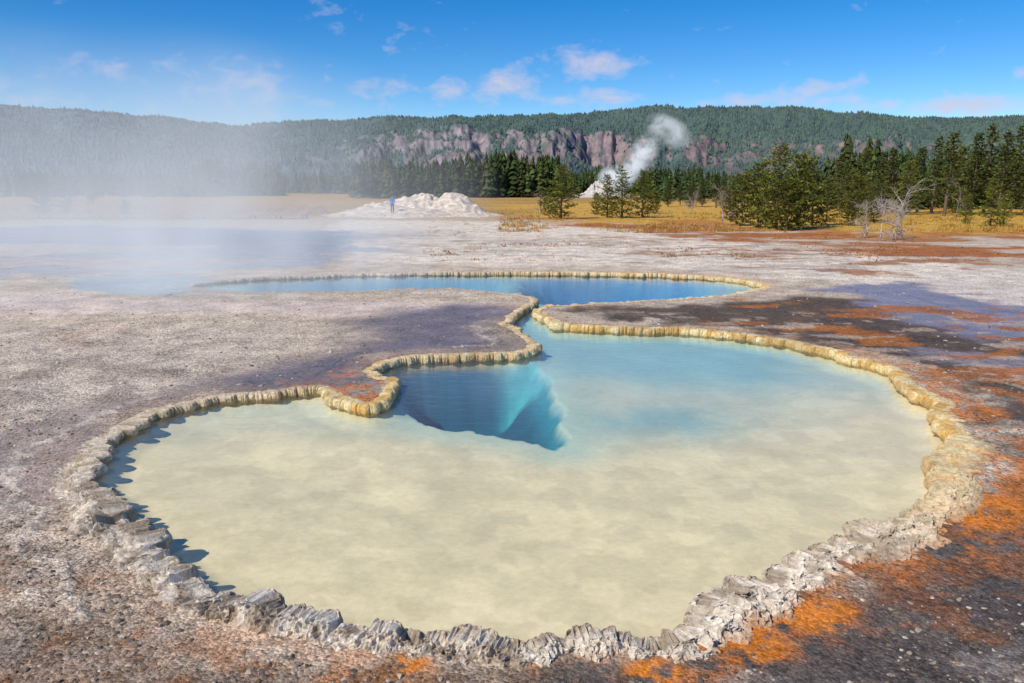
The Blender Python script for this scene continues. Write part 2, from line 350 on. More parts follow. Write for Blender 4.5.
for k in range(18+K2):
    if k<18:
        n=base_n[k]-(bul*b1+.03*b4+.012*b5)*sm(base_z[k]+0*s,-1,.3)
        zz=np.where(base_z[k]>0,base_z[k]*top,base_z[k]*.12)+0*s
        c=k*.012; amp=.013 if base_z[k]>-.5 else .0
    else:
        t=tt[k-18]
        n=.012+t*(W*(.65+.7*r4[i4])+.06-.012)
        prof=zg-.03+(top-zg+.03)*(1-sm(np.clip(t+(med-.5)*.4,0,1),.05,1.0)**1)-.07*(t**4)
        step=(b2*.5)*(.014*(1-t))*(.1+.9*nearf) + (r3[i3]-.5)*.026*np.sin(math.pi*t)*(.1+.9*nearf)
        zz=prof+step
        n=n+.03*b3*np.sin(math.pi*min(1,t*1.2))*(.3+.7*nearf)
        c=.22+n; amp=(.024*nearf+.006)*(1-.5*t)
    cc=c
    q=fbm(s*14,cc*14+s*0,3)-.5; q2=fbm(s*38+5,cc*38+s*0,2)-.5; q3=fbm(s*5+5,cc*5+s*0,2)-.5
    blk=TAB[(np.floor(s/.036+3*q)).astype(int)&255,(np.floor(cc/.034+3*q2)+s*0).astype(int)&255]-.5
    blk2=TAB[(np.floor(s/.085+2*q+.5)).astype(int)&255,(np.floor(cc/.075+2*q2+7)+s*0).astype(int)&255]-.5
    white=nearf
    zz=zz+(q*2.0*amp+q2*1.2*amp+q3*amp*1.5) + ((blk*.020+blk2*.032)*(.08+.92*white) if (k>=12 and k<18+K2-4) else 0)
    n=n+(q*1.6+blk*.8+q2)*amp*(.8+white)
    VV.append(np.stack([xy[:,0]+nor[:,0]*n,xy[:,1]+nor[:,1]*n,zz],1))
    nn=fbm(s*5+40,cc*9+s*0,3); n5=fbm(s*1.3,cc*2+s*0,3)
    whitec=L((.86,.78,.67)); greyc=L((.42,.34,.26)); yel=L((.80,.47,.10)); cre=L((.86,.70,.38))
    wc=whitec*(sm(nn,.34,.52)[:,None])+greyc*(1-sm(nn,.34,.52)[:,None])
    wc=wc*(1+.5*blk[:,None]*white[:,None])
    yc=yel*(sm(nn,.4,.6)[:,None])+cre*(1-sm(nn,.4,.6)[:,None])
    y_=Yl[:,None]*1.0
    if k>=18: y_=y_*(1-.55*tt[k-18])
    cl=wc*(1-y_)+yc*y_
    if k>=18:
        t=tt[k-18]
        ob=(sm(t,.3,.8)*sm(nn*.5+n5*.5,.40,.54)*O)[:,None]
        cl=cl*(1-ob)+L((.56,.20,.025))*ob
        gb=(sm(t,.30,.85)*(1-sm(n5*.6+nn*.4,.42,.60)))[:,None]*.85
        cl=cl*(1-gb)+L((.19,.14,.095))*gb
        fb=((1-nearf)*sm(t+(nn-.5)*1.2,.0,.55))[:,None]*.8*(1-.6*sm(W,.22,.34))[:,None]
        cl=cl*(1-fb)+L((.28,.21,.155))*fb
    else:
        lowm=(1-sm(zz,-.01,.035))[:,None]
        cl=cl*(1-lowm*.65)+L((.50,.26,.05))*lowm*.65
        dirty=sm(n5*.5+nn*.5,.48,.60)[:,None]*.5
        cl=cl*(1-dirty)+L((.40,.27,.13))*dirty
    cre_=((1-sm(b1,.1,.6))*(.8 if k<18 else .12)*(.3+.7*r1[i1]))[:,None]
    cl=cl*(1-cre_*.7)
    plain=((1-np.clip(Yl*2.2,0,1))*sm(xy[:,1],15,18))[:,None]*.75
    cl=cl*(1-plain)+L((.52,.44,.38))*plain
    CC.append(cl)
K=18+K2
VV=np.stack(VV,1).reshape(-1,3); CC=np.stack(CC,1).reshape(-1,3)
a=np.arange(N)[:,None]*K; b=((np.arange(N)+1)%N)[:,None]*K; kk=np.arange(K-1)[None]
FR=np.stack([a+kk,a+kk+1,b+kk+1,b+kk],-1).reshape(-1,4)[:, ::-1]
rm=NT('sinter_rim'); P=rm.pos()
bs=rm.n('ShaderNodeBsdfPrincipled'); bs.inputs['Roughness'].default_value=.8; bs.inputs['Specular IOR Level'].default_value=.3
na=rm.noise(25,5,.7,P); nb=rm.noise(90,4,.7,P)
c1=rm.mix(rm.ramp(na,.34,.58,.6,0),rm.attr('Col'),RGB(.24,.17,.10))
c1=rm.mix(rm.ramp(nb,.52,.68,0,.35),c1,RGB(.84,.78,.68))
rm.set(bs.inputs['Base Color'],c1)
bp=rm.n('ShaderNodeBump'); bp.inputs['Distance'].default_value=.03; bp.inputs['Strength'].default_value=.9
rm.set(bp.inputs['Height'],rm.math('ADD',na,rm.math('MULTIPLY',nb,.5))); rm.set(bs.inputs['Normal'],bp.outputs[0])
rm.t.links.new(bs.outputs[0],rm.out.inputs[0])
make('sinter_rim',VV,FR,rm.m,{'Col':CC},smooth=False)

# ---------------- water ----------------
import bmesh
s_q,Pq=resample(.1)
tq=np.roll(Pq[:,:2],-1,0)-np.roll(Pq[:,:2],1,0); tq/=np.linalg.norm(tq,axis=1)[:,None]
wv=Pq[:,:2]+np.stack([tq[:,1],-tq[:,0]],1)*.015
bm=bmesh.new(); vs=[bm.verts.new((x,y,0.0)) for x,y in wv]; fce=bm.faces.new(vs); fce.normal_update(); bmesh.ops.triangulate(bm,faces=[fce])
bm.normal_update()
fl=[f_ for f_ in bm.faces if f_.normal.z<0]
if fl: bmesh.ops.reverse_faces(bm,faces=fl)
me=bpy.data.meshes.new('hot_spring_water'); bm.to_mesh(me); bm.free()
wt=NT('hot_spring_water'); P=wt.pos()
tr=wt.n('ShaderNodeBsdfTransparent'); tr.inputs[0].default_value=RGB(.97,1,.99)
gl=wt.n('ShaderNodeBsdfGlossy'); gl.inputs['Roughness'].default_value=.07; gl.inputs[0].default_value=RGB(1,1,1)
df=wt.n('ShaderNodeBsdfDiffuse'); df.inputs[0].default_value=RGB(.66,.70,.60)
mp=wt.n('ShaderNodeMapping'); mp.inputs['Scale'].default_value=(1.0,2.2,1); wt.t.links.new(P,mp.inputs[0])
wn=wt.noise(3.0,3,.5,mp.outputs[0],.3); wn2=wt.noise(14,2,.5,mp.outputs[0])
bp=wt.n('ShaderNodeBump'); bp.inputs['Distance'].default_value=.02; bp.inputs['Strength'].default_value=.4
wt.set(bp.inputs['Height'],wt.math('ADD',wn,wt.math('MULTIPLY',wn2,.2)))
wt.t.links.new(bp.outputs[0],gl.inputs['Normal'])
dt=wt.n('ShaderNodeVectorMath',operation='DOT_PRODUCT'); wt.t.links.new(wt.n('ShaderNodeNewGeometry').outputs['Incoming'],dt.inputs[0]); wt.t.links.new(bp.outputs[0],dt.inputs[1])
cosv=wt.math('ABSOLUTE',dt.outputs['Value']); 
frs=wt.math('ADD',.02,wt.math('MULTIPLY',.85,wt.math('POWER',wt.math('SUBTRACT',1.0,cosv,clamp=True),6.5)),clamp=True)
m1=wt.n('ShaderNodeMixShader'); m1.inputs[0].default_value=.06; wt.t.links.new(tr.outputs[0],m1.inputs[1]); wt.t.links.new(df.outputs[0],m1.inputs[2])
m2=wt.n('ShaderNodeMixShader'); wt.t.links.new(frs,m2.inputs[0]); wt.t.links.new(m1.outputs[0],m2.inputs[1]); wt.t.links.new(gl.outputs[0],m2.inputs[2])
wt.t.links.new(m2.outputs[0],wt.out.inputs[0])
me.materials.append(wt.m); wo=bpy.data.objects.new('hot_spring_water',me); COL.objects.link(wo)

def vmat(name,rough=.9,ns=None,amt=.2,sub=0.0):
    q=NT(name); bs=q.n('ShaderNodeBsdfPrincipled'); bs.inputs['Roughness'].default_value=rough; bs.inputs['Specular IOR Level'].default_value=.2
    c=q.attr('Col')
    if ns:
        nn=q.noise(ns,3,.6,q.pos()); v=q.ramp(nn,.3,.7,1-amt,1+amt)
        cc=q.n('ShaderNodeCombineColor')
        for i in range(3): q.t.links.new(v,cc.inputs[i])
        c=q.mix(1.0,c,cc.outputs[0],'MULTIPLY')
    q.set(bs.inputs['Base Color'],c)
    if sub>0:
        tl=q.n('ShaderNodeBsdfTranslucent'); q.set(tl.inputs[0],c); mx=q.n('ShaderNodeMixShader'); mx.inputs[0].default_value=sub
        q.t.links.new(bs.outputs[0],mx.inputs[1]); q.t.links.new(tl.outputs[0],mx.inputs[2]); q.t.links.new(mx.outputs[0],q.out.inputs[0])
    else: q.t.links.new(bs.outputs[0],q.out.inputs[0])
    return q.m
M_leaf=vmat('pine_foliage',.8,1.0,.25,.25); M_far=vmat('distant_foliage',.9); M_wood=vmat('weathered_wood',.85,8,.3); M_stone=vmat('gravel',.85,60,.3)
M_grass=vmat('dry_grass',.9,.5,.3,.3)

def scatter(tv,tf,tc,pos,scl,rot,tint):
    n=len(tv); m_=len(pos)
    v=tv[None]*scl[:,None,:]
    c,s_=np.cos(rot)[:,None],np.sin(rot)[:,None]
    x=v[...,0]*c-v[...,1]*s_; y=v[...,0]*s_+v[...,1]*c
    o=np.stack([x,y,v[...,2]],-1)+pos[:,None,:]
    f=tf[None]+(np.arange(m_)*n)[:,None,None]
    cc=tc[None]*tint[:,None,:]
    return o.reshape(-1,3),f.reshape(-1,tf.shape[1]),cc.reshape(-1,3)
def merge(parts):
    vs,fs,cs=[],[],[];o=0
    for v,f,c in parts:
        vs.append(v);fs.append(f+o);cs.append(c);o+=len(v)
    return np.vstack(vs),np.vstack(fs),np.vstack(cs)
def tube(p0,p1,r0,r1,c,sides=5):
    p0=np.array(p0,float);p1=np.array(p1,float);ax=p1-p0;ax/=np.linalg.norm(ax)+1e-9
    up=np.array([0,0,1.]) if abs(ax[2])<.9 else np.array([1.,0,0])
    a=np.cross(ax,up);a/=np.linalg.norm(a);b=np.cross(ax,a)
    an=np.arange(sides)*2*math.pi/sides
    ring=np.cos(an)[:,None]*a+np.sin(an)[:,None]*b
    v=np.vstack([p0+ring*r0,p1+ring*r1]); f=[]
    for i in range(sides):
        j=(i+1)%sides; f+= [(i,j,sides+j),(i,sides+j,sides+i)]
    return v,np.array(f),np.tile(c,(len(v),1)).astype(float)
def pine(seed,rad=.24,crown0=.08,whorls=26,shape=.75,lush=1.0,tuft=.030,base=(.12,.16,.035)):
    rg=np.random.default_rng(seed); parts=[]
    lean=rg.normal(0,.012,2); 
    def tr(t): return np.array([lean[0]*math.sin(3*t),lean[1]*math.sin(2.3*t),t])
    wc=(.16,.12,.09)
    for i in range(8): parts.append(tube(tr(i/8),tr((i+1)/8),.018*(1-i/8)+.002,.018*(1-(i+1)/8)+.0015,wc,6))
    tv=[];tc=[]
    for w in range(whorls):
        t=crown0+(1-crown0)*((w+rg.uniform(-.3,.3))/whorls); t=min(max(t,.03),.985)
        e=(t-crown0)/(1-crown0)
        Rr=rad*min(1,(1-e)**shape*1.1)*(min(1,.55+e*2.2))+.012
        nb=rg.integers(5,8)
        a0=rg.uniform(0,6.28)
        for q in range(nb):
            if rg.random()<.15: continue
            an=a0+q*6.283/nb+rg.normal(0,.25); Lb=Rr*rg.uniform(.5,1.35)
            rise=rg.uniform(-.05,.35)+.4*e
            dr=np.array([math.cos(an),math.sin(an),0])
            p0=tr(t); p1=p0+dr*Lb+np.array([0,0,Lb*rise])
            parts.append(tube(p0,p1,.0035,.001,wc,3))
            nt=max(3,int(Lb/.022*lush))
            for k in range(nt):
                f=.25+.75*(k+rg.random())/nt
                c0=p0+(p1-p0)*f+rg.normal(0,.012,3)*(1.2)
                shade=rg.uniform(.5,1.4)*(.45+.75*f)  # random tone plus painted crown shading: dark inside, lit towards branch ends
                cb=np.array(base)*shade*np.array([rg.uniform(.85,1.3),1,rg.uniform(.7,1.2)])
                for z_ in range(5):
                    dd=rg.normal(0,1,3); dd[2]=abs(dd[2])*.6+.15; dd+=dr*.8; dd/=np.linalg.norm(dd)
                    sd=np.cross(dd,rg.normal(0,1,3)); sd/=np.linalg.norm(sd)+1e-6
                    l=tuft*rg.uniform(.6,1.2)
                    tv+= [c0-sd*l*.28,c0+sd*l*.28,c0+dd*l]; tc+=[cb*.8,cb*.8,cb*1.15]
    tv=np.array(tv);tc=np.array(tc);parts.append((tv,np.arange(len(tv)).reshape(-1,3),tc))
    return merge(parts)
variants=[]
specs=[dict(rad=.30,shape=.6,lush=1.2,whorls=24,crown0=.05),dict(rad=.20,shape=.8,whorls=26,crown0=.1),dict(rad=.15,shape=.9,whorls=26,crown0=.2,base=(.10,.14,.035)),
       dict(rad=.42,shape=.45,lush=1.2,whorls=18,crown0=.04,tuft=.04,base=(.16,.18,.03)),dict(rad=.26,shape=.7,whorls=24,base=(.22,.27,.04),crown0=.02),dict(rad=.13,shape=.7,whorls=22,crown0=.3,lush=.8),
       dict(rad=.30,shape=.6,lush=1.2,whorls=24,crown0=.05,base=(.19,.23,.04))]
for i,sp_ in enumerate(specs):
    v,f,c=pine(100+i,**sp_); ob=make('pine_tree',v,f,M_leaf,{'Col':c},smooth=False,link=False); variants.append(ob.data)
    bpy.data.objects.remove(ob)
def place(u,vb,vt,kind,wid=1.0):
    x,y=G(u,vb)
    h=(vb-vt)*y/F*1.02
    ob=bpy.data.objects.new('pine_tree',variants[kind]); COL.objects.link(ob)
    ob.location=(x,y,-.02); ob.rotation_euler=(random.uniform(-.03,.03),random.uniform(-.03,.03),random.uniform(0,6.28)); ob.scale=(h*wid,h*wid,h)
trees=[(561,219,167,6,1.1),(548,216,190,3,.8),(607,218,176,6,1),(622,218,168,4,1.2),(642,218,172,6,1.05),(596,215,194,3,.8),(655,214,192,3,.8),
(742,226,176,3,.85),(758,228,166,3,.75),(776,230,149,6,1.1),(797,229,158,3,.7),(812,226,160,0,1.0),(730,220,190,3,1),(786,231,182,3,1),(826,222,185,3,1),
(668,207,181,1,1.2),(680,206,183,2,1.4),(702,207,180,1,1.2),(716,208,176,2,1.4),(690,207,186,0,1),
(858,222,178,3,.8),(873,223,182,0,1),(846,216,164,1,1.1),(838,212,157,5,1.3),(862,214,152,1,1.1),(878,213,155,2,1.2),(892,214,152,5,1.3),(905,215,163,6,.9),(917,213,151,2,1.2),
(931,214,141,1,1),(944,216,138,5,1.2),(957,214,149,6,1),(970,215,138,2,1.1),(983,214,130,1,1),(997,216,137,5,1.2),(1010,214,130,1,1),(1024,216,136,1,1.1),(1040,214,132,2,1),(1058,216,130,1,1),(1080,218,128,1,1),(1105,220,132,0,1),
(990,227,180,4,1.1),(1003,225,192,4,1.1),(965,224,190,4,1),(43,213,180,3,1.0),(66,214,192,3,1.1),(93,203,168,1,1.2),(125,214,200,3,1),(850,226,200,3,1)]
for t in trees: place(*t)
def lowpine(seed,wh=9,br=6):
    rg=np.random.default_rng(seed); tv=[];tc=[]
    for i in range(wh):
        t=.1+.88*i/wh; Rr=.17*(1-t)**.8+.015
        for q in range(br):
            an=rg.uniform(0,6.28); l=Rr*rg.uniform(.6,1.3); dr=np.array([math.cos(an),math.sin(an),0]); sd=np.array([-dr[1],dr[0],0])
            c0=np.array([0,0,t+rg.uniform(-.03,.03)]); w=l*rg.uniform(.35,.6); b_=rg.uniform(.6,1.3)
            tip=c0+dr*l+np.array([0,0,-l*.2])
            tv+=[c0+np.array([0,0,.10]),c0+dr*l*.55+sd*w,tip]; tc+=[[b_]*3]*3
            tv+=[c0+np.array([0,0,.10]),tip,c0+dr*l*.55-sd*w]; tc+=[[b_*.8]*3]*3
    v,f,c=tube((0,0,0),(0,0,.95),.012,.002,(1.6,1.1,1.0),4)
    tv=np.array(tv); return merge([(v,f,c),(tv,np.arange(len(tv)).reshape(-1,3),np.array(tc))])
LP=[lowpine(i) for i in range(5)]
def forest(name,specs_,base):
    parts=[]
    for (u0,u1,d0,d1,n,h0,h1) in specs_:
        for k,(tv,tf,tc) in enumerate(LP):
            m_=max(1,n//5); uu=rng.uniform(u0,u1,m_); dd=rng.uniform(d0,d1,m_)
            pos=np.stack([(uu-512)/F*dd,dd,np.full(m_,-.3)],1)
            h=rng.uniform(h0,h1,m_)*(.75+.5*fbm(uu*.05,dd*.02,2)); wd=h*rng.uniform(.8,1.3,m_)
            tint=np.array(base)[None]*rng.uniform(.5,1.5,(m_,1))*np.stack([rng.uniform(.85,1.4,m_),np.ones(m_),rng.uniform(.8,1.2,m_)],1)
            parts.append(scatter(tv,tf,tc,pos,np.stack([wd,wd,h],1),rng.uniform(0,6.28,m_),tint))
    v,f,c=merge(parts); return make(name,v,f,M_far,{'Col':c},smooth=False)
forest('distant_forest',[(355,560,235,300,520,8.5,13.5),(540,700,330,460,260,9,12),(640,860,170,260,200,5,8),(205,285,260,320,150,9,13),(60,210,230,330,100,5,9),
 (-150,60,220,330,110,5,10),(820,1200,105,180,420,6.5,10),(270,370,380,520,180,8,12),(-200,260,420,620,420,9,14),(500,900,460,650,700,9,14)],(.048,.078,.022))

# ---------------- hills ----------------
na_=1300; aa=np.radians(np.linspace(-60,60,na_)); rr=np.concatenate([np.linspace(650,1080,60),np.linspace(1085,1500,130),np.linspace(1510,2300,100)])
Rg,Ag=np.meshgrid(rr,aa,indexing='ij')
U=512+F*np.tan(Ag)
crest=np.interp(U,[-900,-200,0,60,130,220,260,330,380,430,520,600,650,720,800,870,940,1024,1200,2000],[66,66,67,66,63,59,57,63,66,66,68,71,76,74,71,62,58,56,62,72])
cl=np.interp(U,[-900,200,250,330,400,430,560,620,680,720,800,1000,1100,2000],[0,0,.15,.35,.8,1,1,.9,.7,.6,.6,.5,.3,.2])
nz=fbm(Ag*14+3,Rg*.002,5); gul=fbm(Ag*50,Rg*.0015+7,4); gul2=fbm(Ag*160,Rg*.004+3,3)
Rw=Rg+(nz-.5)*340+(gul-.5)*100*cl+(gul2-.5)*35*cl
ctop=np.interp(U,[0,300,420,520,620,700,850,1024],[42,42,56,60,54,50,44,40])+(fbm(U*.02,U*0,4)-.5)*14
cb=np.interp(U,[0,300,420,520,620,700,850,1024],[30,30,36,32,22,22,24,24])+(fbm(U*.03+9,U*0,4)-.5)*14
pf=np.interp(Rw.ravel(),[600,700,1000,1200],[0,0,.42,1]).reshape(Rw.shape)*cb
cliff=sm(Rw,1180,1430)
cliff=.55*sm(cliff,.0,.5)+.45*sm(cliff,.45,1)
slope=np.clip((Rw-1380)/540,0,1)
pp=pf+(ctop-cb)*(cliff*cl+(1-cl)*sm(Rw,1150,1500))+(crest-ctop)*sm(slope,0,1.0)
zz=pp/F*Rg+2.8*np.clip(pp/80,0,1)+(fbm(Ag*40,Rg*.01,4)-.5)*16*sm(pp,5,40)+(fbm(Ag*12+7,Rg*.005,4)-.5)*24*sm(pp,5,40)*(1-sm(Rg,1500,1750))+(fbm(Ag*150,Rg*.02,3)-.5)*10*cl*sm(pp,8,30)
zz=np.where(Rg>2000,zz-(Rg-2000)*.3,zz)-2
Vh=np.stack([Rg*np.sin(Ag),Rg*np.cos(Ag),zz],-1)
gz=np.gradient(zz,axis=0)/np.gradient(Rg,axis=0)
rock=sm(gz+(gul2-.5)*.5,.18,.38)*np.clip(cl*1.4,0,1)*sm(Rw,1080,1200)*(1-sm(Rw,1380,1440))*sm(fbm(Ag*90+3,zz*.03,4),.30,.46)
talus=sm(Rw,850,1150)*(1-sm(Rw,1260,1360))*cl*sm(fbm(Ag*50+9,Rg*.01,4),.38,.50)
st=fbm(Ag*260,zz*.12,4)[...,None]; stb=fbm(Ag*30+6,zz*.06,3)[...,None]
redz=np.interp(U,[560,640,720,1100],[.1,.7,1,1])[...,None]
rcA=L((.31,.21,.19))*(1-stb)*1.25+L((.32,.25,.24))*stb*1.1; rcB=L((.35,.15,.10))
rc=rcA*(1-.7*redz)+rcB*.7*redz; rc=rc*(.4+1.2*st)
hb=L((.085,.115,.055))*(.7+.6*nz[...,None])
hc=hb*(1-talus[...,None]*.9)+L((.27,.15,.10))*(.4+1.1*st)*talus[...,None]*.9
hc=hc*(1-rock[...,None])+rc*rock[...,None]
haze_tint=np.interp(U,[-200,200,420,1200],[.6,.5,.25,.12])[...,None]  # aerial haze painted into the hill colour as a blue tint, strongest at left
hc=hc*(1-haze_tint*.7)+L((.12,.21,.34))*haze_tint*.7
hc=hc*.80+L((.11,.18,.28))*.20  # even layer of distance haze, also mixed into the colour
nr_=len(rr)
ii=np.arange(nr_-1)[:,None]*na_; jj=np.arange(na_-1)[None]
Fh=np.stack([ii+jj,ii+jj+1,ii+na_+jj+1,ii+na_+jj],-1).reshape(-1,4)[:, ::-1]
hm=NT('hills'); bs=hm.n('ShaderNodeBsdfPrincipled'); bs.inputs['Roughness'].default_value=1; bs.inputs['Specular IOR Level'].default_value=0
pn=hm.noise(.06,6,.7,hm.pos()); hm.set(bs.inputs['Base Color'],hm.mix(hm.ramp(pn,.42,.6,.35,0),hm.attr('Col'),RGB(.065,.095,.09)))
bp=hm.n('ShaderNodeBump'); bp.inputs['Distance'].default_value=6; bp.inputs['Strength'].default_value=.6; hm.set(bp.inputs['Height'],pn); hm.set(bs.inputs['Normal'],bp.outputs[0])
hm.t.links.new(bs.outputs[0],hm.out.inputs[0])
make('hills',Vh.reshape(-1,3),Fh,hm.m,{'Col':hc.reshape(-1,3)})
nt_=95000; rq=650+(2020-650)*rng.random(nt_); ir=np.clip(np.searchsorted(rr,rq),2,nr_-2); ia=rng.integers(1,na_-1,nt_)
keep=(rng.random(nt_)>(rock[ir,ia]*.9))&(rng.random(nt_)>talus[ir,ia]*.88)&(np.abs(U[ir,ia]-512)<850)&(rng.random(nt_)<.1+1.6*sm(fbm(aa[ia]*70,rq*.012,4),.3,.6))
ir,ia=ir[keep],ia[keep]; m_=len(ir)
pos=Vh[ir,ia]+np.stack([rng.uniform(-3,3,m_),rng.uniform(-2,2,m_),np.full(m_,-1.)],1)
an=np.arange(5)*1.2566
tv=np.vstack([[[0,0,1]],np.stack([.26*np.cos(an),.26*np.sin(an),np.full(5,.35)],1),[[0,0,.7]],np.stack([.36*np.cos(an+.6),.36*np.sin(an+.6),np.full(5,.0)],1)])
tf=np.array([(0,1+i,1+(i+1)%5) for i in range(5)]+[(6,7+i,7+(i+1)%5) for i in range(5)])
h=rng.uniform(3.5,8,m_); hz_=haze_tint[ir,ia]
patch=(.6+.8*fbm(aa[ia]*25+3,rr[ir]*.006,4))[:,None]
tint=L((.065,.095,.035))[None]*rng.uniform(.5,1.7,(m_,1))*patch; tint=tint*(1-hz_*.75)+L((.11,.19,.31))[None]*hz_*.75; tint=tint*.82+L((.10,.16,.24))*.18  # hill trees get the same haze painted into their tint
v,f,c=scatter(tv,tf,np.ones((len(tv),3)),pos,np.stack([h*1.1,h*1.1,h],1),rng.uniform(0,6,m_),tint)
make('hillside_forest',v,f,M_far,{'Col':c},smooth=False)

# ---------------- sinter mound ----------------
def mound(name,cx,cy,wx,wy,h,peaks,seed,colr_):
    n=220; gx,gy=np.meshgrid(np.linspace(-1,1,n),np.linspace(-1,1,n),indexing='ij')
    x=cx+gx*wx;y=cy+gy*wy
    e=np.sqrt(gx**2+gy**2)+ (fbm(x*.35+seed,y*.35,4)-.5)*.35
    z=h*.32*(1-sm(e,.15,1.0))
    for (px,py,rw,ph) in peaks:
        q=np.sqrt((gx-px)**2+((gy-py))**2)/rw; z=z+ph*h*np.clip(1-sm(q+(fbm(x*.9+seed,y*.9,3)-.5)*.5,0,1),0,1)
    z=z+(fbm(x*2+seed,y*2,4)-.5)*.28*h*.35*(1-sm(e,.7,1)); z=z-.25*sm(e,.8,1.1)
    st=fbm(x*1.5,y*1.5+z*4,4)[...,None]
    c=L(colr_)*(.65+.7*st)
    i=np.arange(n-1)[:,None]*n;j=np.arange(n-1)[None]
    make(name,np.stack([x,y,z],-1).reshape(-1,3),np.stack([i+j,i+n+j,i+n+j+1,i+j+1],-1).reshape(-1,4),M_sint,{'Col':c.reshape(-1,3)})
    return lambda px,py: float(z[int(np.clip(((px-cx)/wx+1)/2*(n-1),0,n-1)),int(np.clip(((py-cy)/wy+1)/2*(n-1),0,n-1))])
M_sint=vmat('mound_sinter',.9,3,.3)
mz=mound('sinter_mound',(412-512)/F*84,84,10.5,9,2.5,[(.45,0,.35,.68),(-.1,.2,.5,.34),(.15,.2,.35,.35),(-.5,0,.35,.15)],2,(.56,.48,.40))
mound('geyser_cone',(603-512)/F*250,250,13,9,4.5,[(0,0,.45,.7),(-.3,0,.3,.3)],9,(.50,.47,.44))

def dead(name,loc,seed,height,levels,nb,spread,c=(.38,.34,.31),r0=.07):
    rg=np.random.default_rng(seed); parts=[]
    def grow(p,dr,l,r_,lv):
        segs=4; q=np.array(p,float); dd=np.array(dr,float)
        for i in range(segs):
            dd=dd+rg.normal(0,.16,3); dd/=np.linalg.norm(dd); q2=q+dd*l/segs
            ra=r_*(1-.75*i/segs); rb=r_*(1-.75*(i+1)/segs)
            parts.append(tube(q,q2,ra,rb,np.array(c)*rg.uniform(.7,1.2),5)); 
            if lv>0:
                for b_ in range(nb):
                    nd=dd*.5+rg.normal(0,spread,3); nd[2]+=.12; nd/=np.linalg.norm(nd)
                    grow(q2,nd,l*rg.uniform(.35,.6),rb*.6+.004,lv-1)
            q=q2
    grow((0,0,0),(0.1,0,1),height,r0,levels)
    v,f,cc=merge(parts); ob=make(name,v,f,M_wood,{'Col':cc}); ob.location=(loc[0],loc[1],0); return ob
x,y=G(880,241); dead('dead_shrub',(x,y),5,1.9,3,2,1.0,r0=.05,c=(.42,.36,.32))
x,y=G(866,238); dead('dead_shrub',(x,y),25,1.6,3,2,1.0,r0=.045,c=(.40,.34,.30))
x,y=G(896,240); dead('dead_shrub',(x,y),35,1.7,3,2,1.1,r0=.045,c=(.44,.38,.34))
x,y=G(902,238); ob=dead('dead_tree',(x,y),8,2.8,2,2,.5,r0=.08,c=(.42,.37,.33)); ob.rotation_euler=(0,-.12,0)
x,y=G(722,226); dead('dead_tree',(x,y),12,2.6,2,3,.6,c=(.30,.24,.2))
x,y=G(690,214); dead('dead_tree',(x,y),14,2.2,2,3,.6,c=(.30,.25,.22))
x,y=G(541,214); dead('dead_tree',(x,y),15,1.8,2,3,.6,c=(.30,.22,.2))
x,y=G(88,214); dead('dead_tree',(x,y),16,3.4,2,3,.5,c=(.25,.22,.2))
x,y=G(955,221); dead('dead_tree',(x,y),18,3.0,2,2,.45,c=(.28,.23,.2),r0=.05)
def grass(n,ur,vr,h0,h1,cols,name):
    uu=rng.uniform(*ur,n);vv=rng.uniform(*vr,n)
    pts=np.array([G(a_,b_) for a_,b_ in zip(uu,vv)])
    m_=fbm(pts[:,0]*.25+3,pts[:,1]*.12,3)+rng.normal(0,.08,n)>.5
    pts=pts[m_]; k=7; tv=[];tc=[]
    cs=np.array(cols)
    for px,py in pts:
        cb=cs[rng.integers(len(cs))]*rng.uniform(.7,1.3)
        for i in range(k):
            a_=rng.uniform(0,6.28); l=rng.uniform(h0,h1); o=rng.normal(0,.14,2); w=.03
            b0=np.array([px+o[0],py+o[1],0]); tip=b0+np.array([math.cos(a_)*l*.5,math.sin(a_)*l*.5,l]); sd=np.array([math.sin(a_)*w,-math.cos(a_)*w,0])
            tv+=[b0-sd,b0+sd,tip];tc+=[cb*.8,cb*.8,cb*1.1]
    tv=np.array(tv);return make(name,tv,np.arange(len(tv)).reshape(-1,3),M_grass,{'Col':np.array(tc)},smooth=False)
grass(5200,(500,1150),(209,233),.08,.28,[(.6,.38,.08),(.5,.27,.06),(.62,.40,.1),(.3,.26,.06),(.42,.16,.04)],'dry_grass')
grass(1200,(-100,330),(204,216),.15,.4,[(.4,.24,.08),(.3,.16,.07)],'dry_grass')
grass(1400,(430,1100),(222,262),.04,.12,[(.40,.15,.04),(.36,.12,.03),(.45,.24,.06)],'low_red_plants')

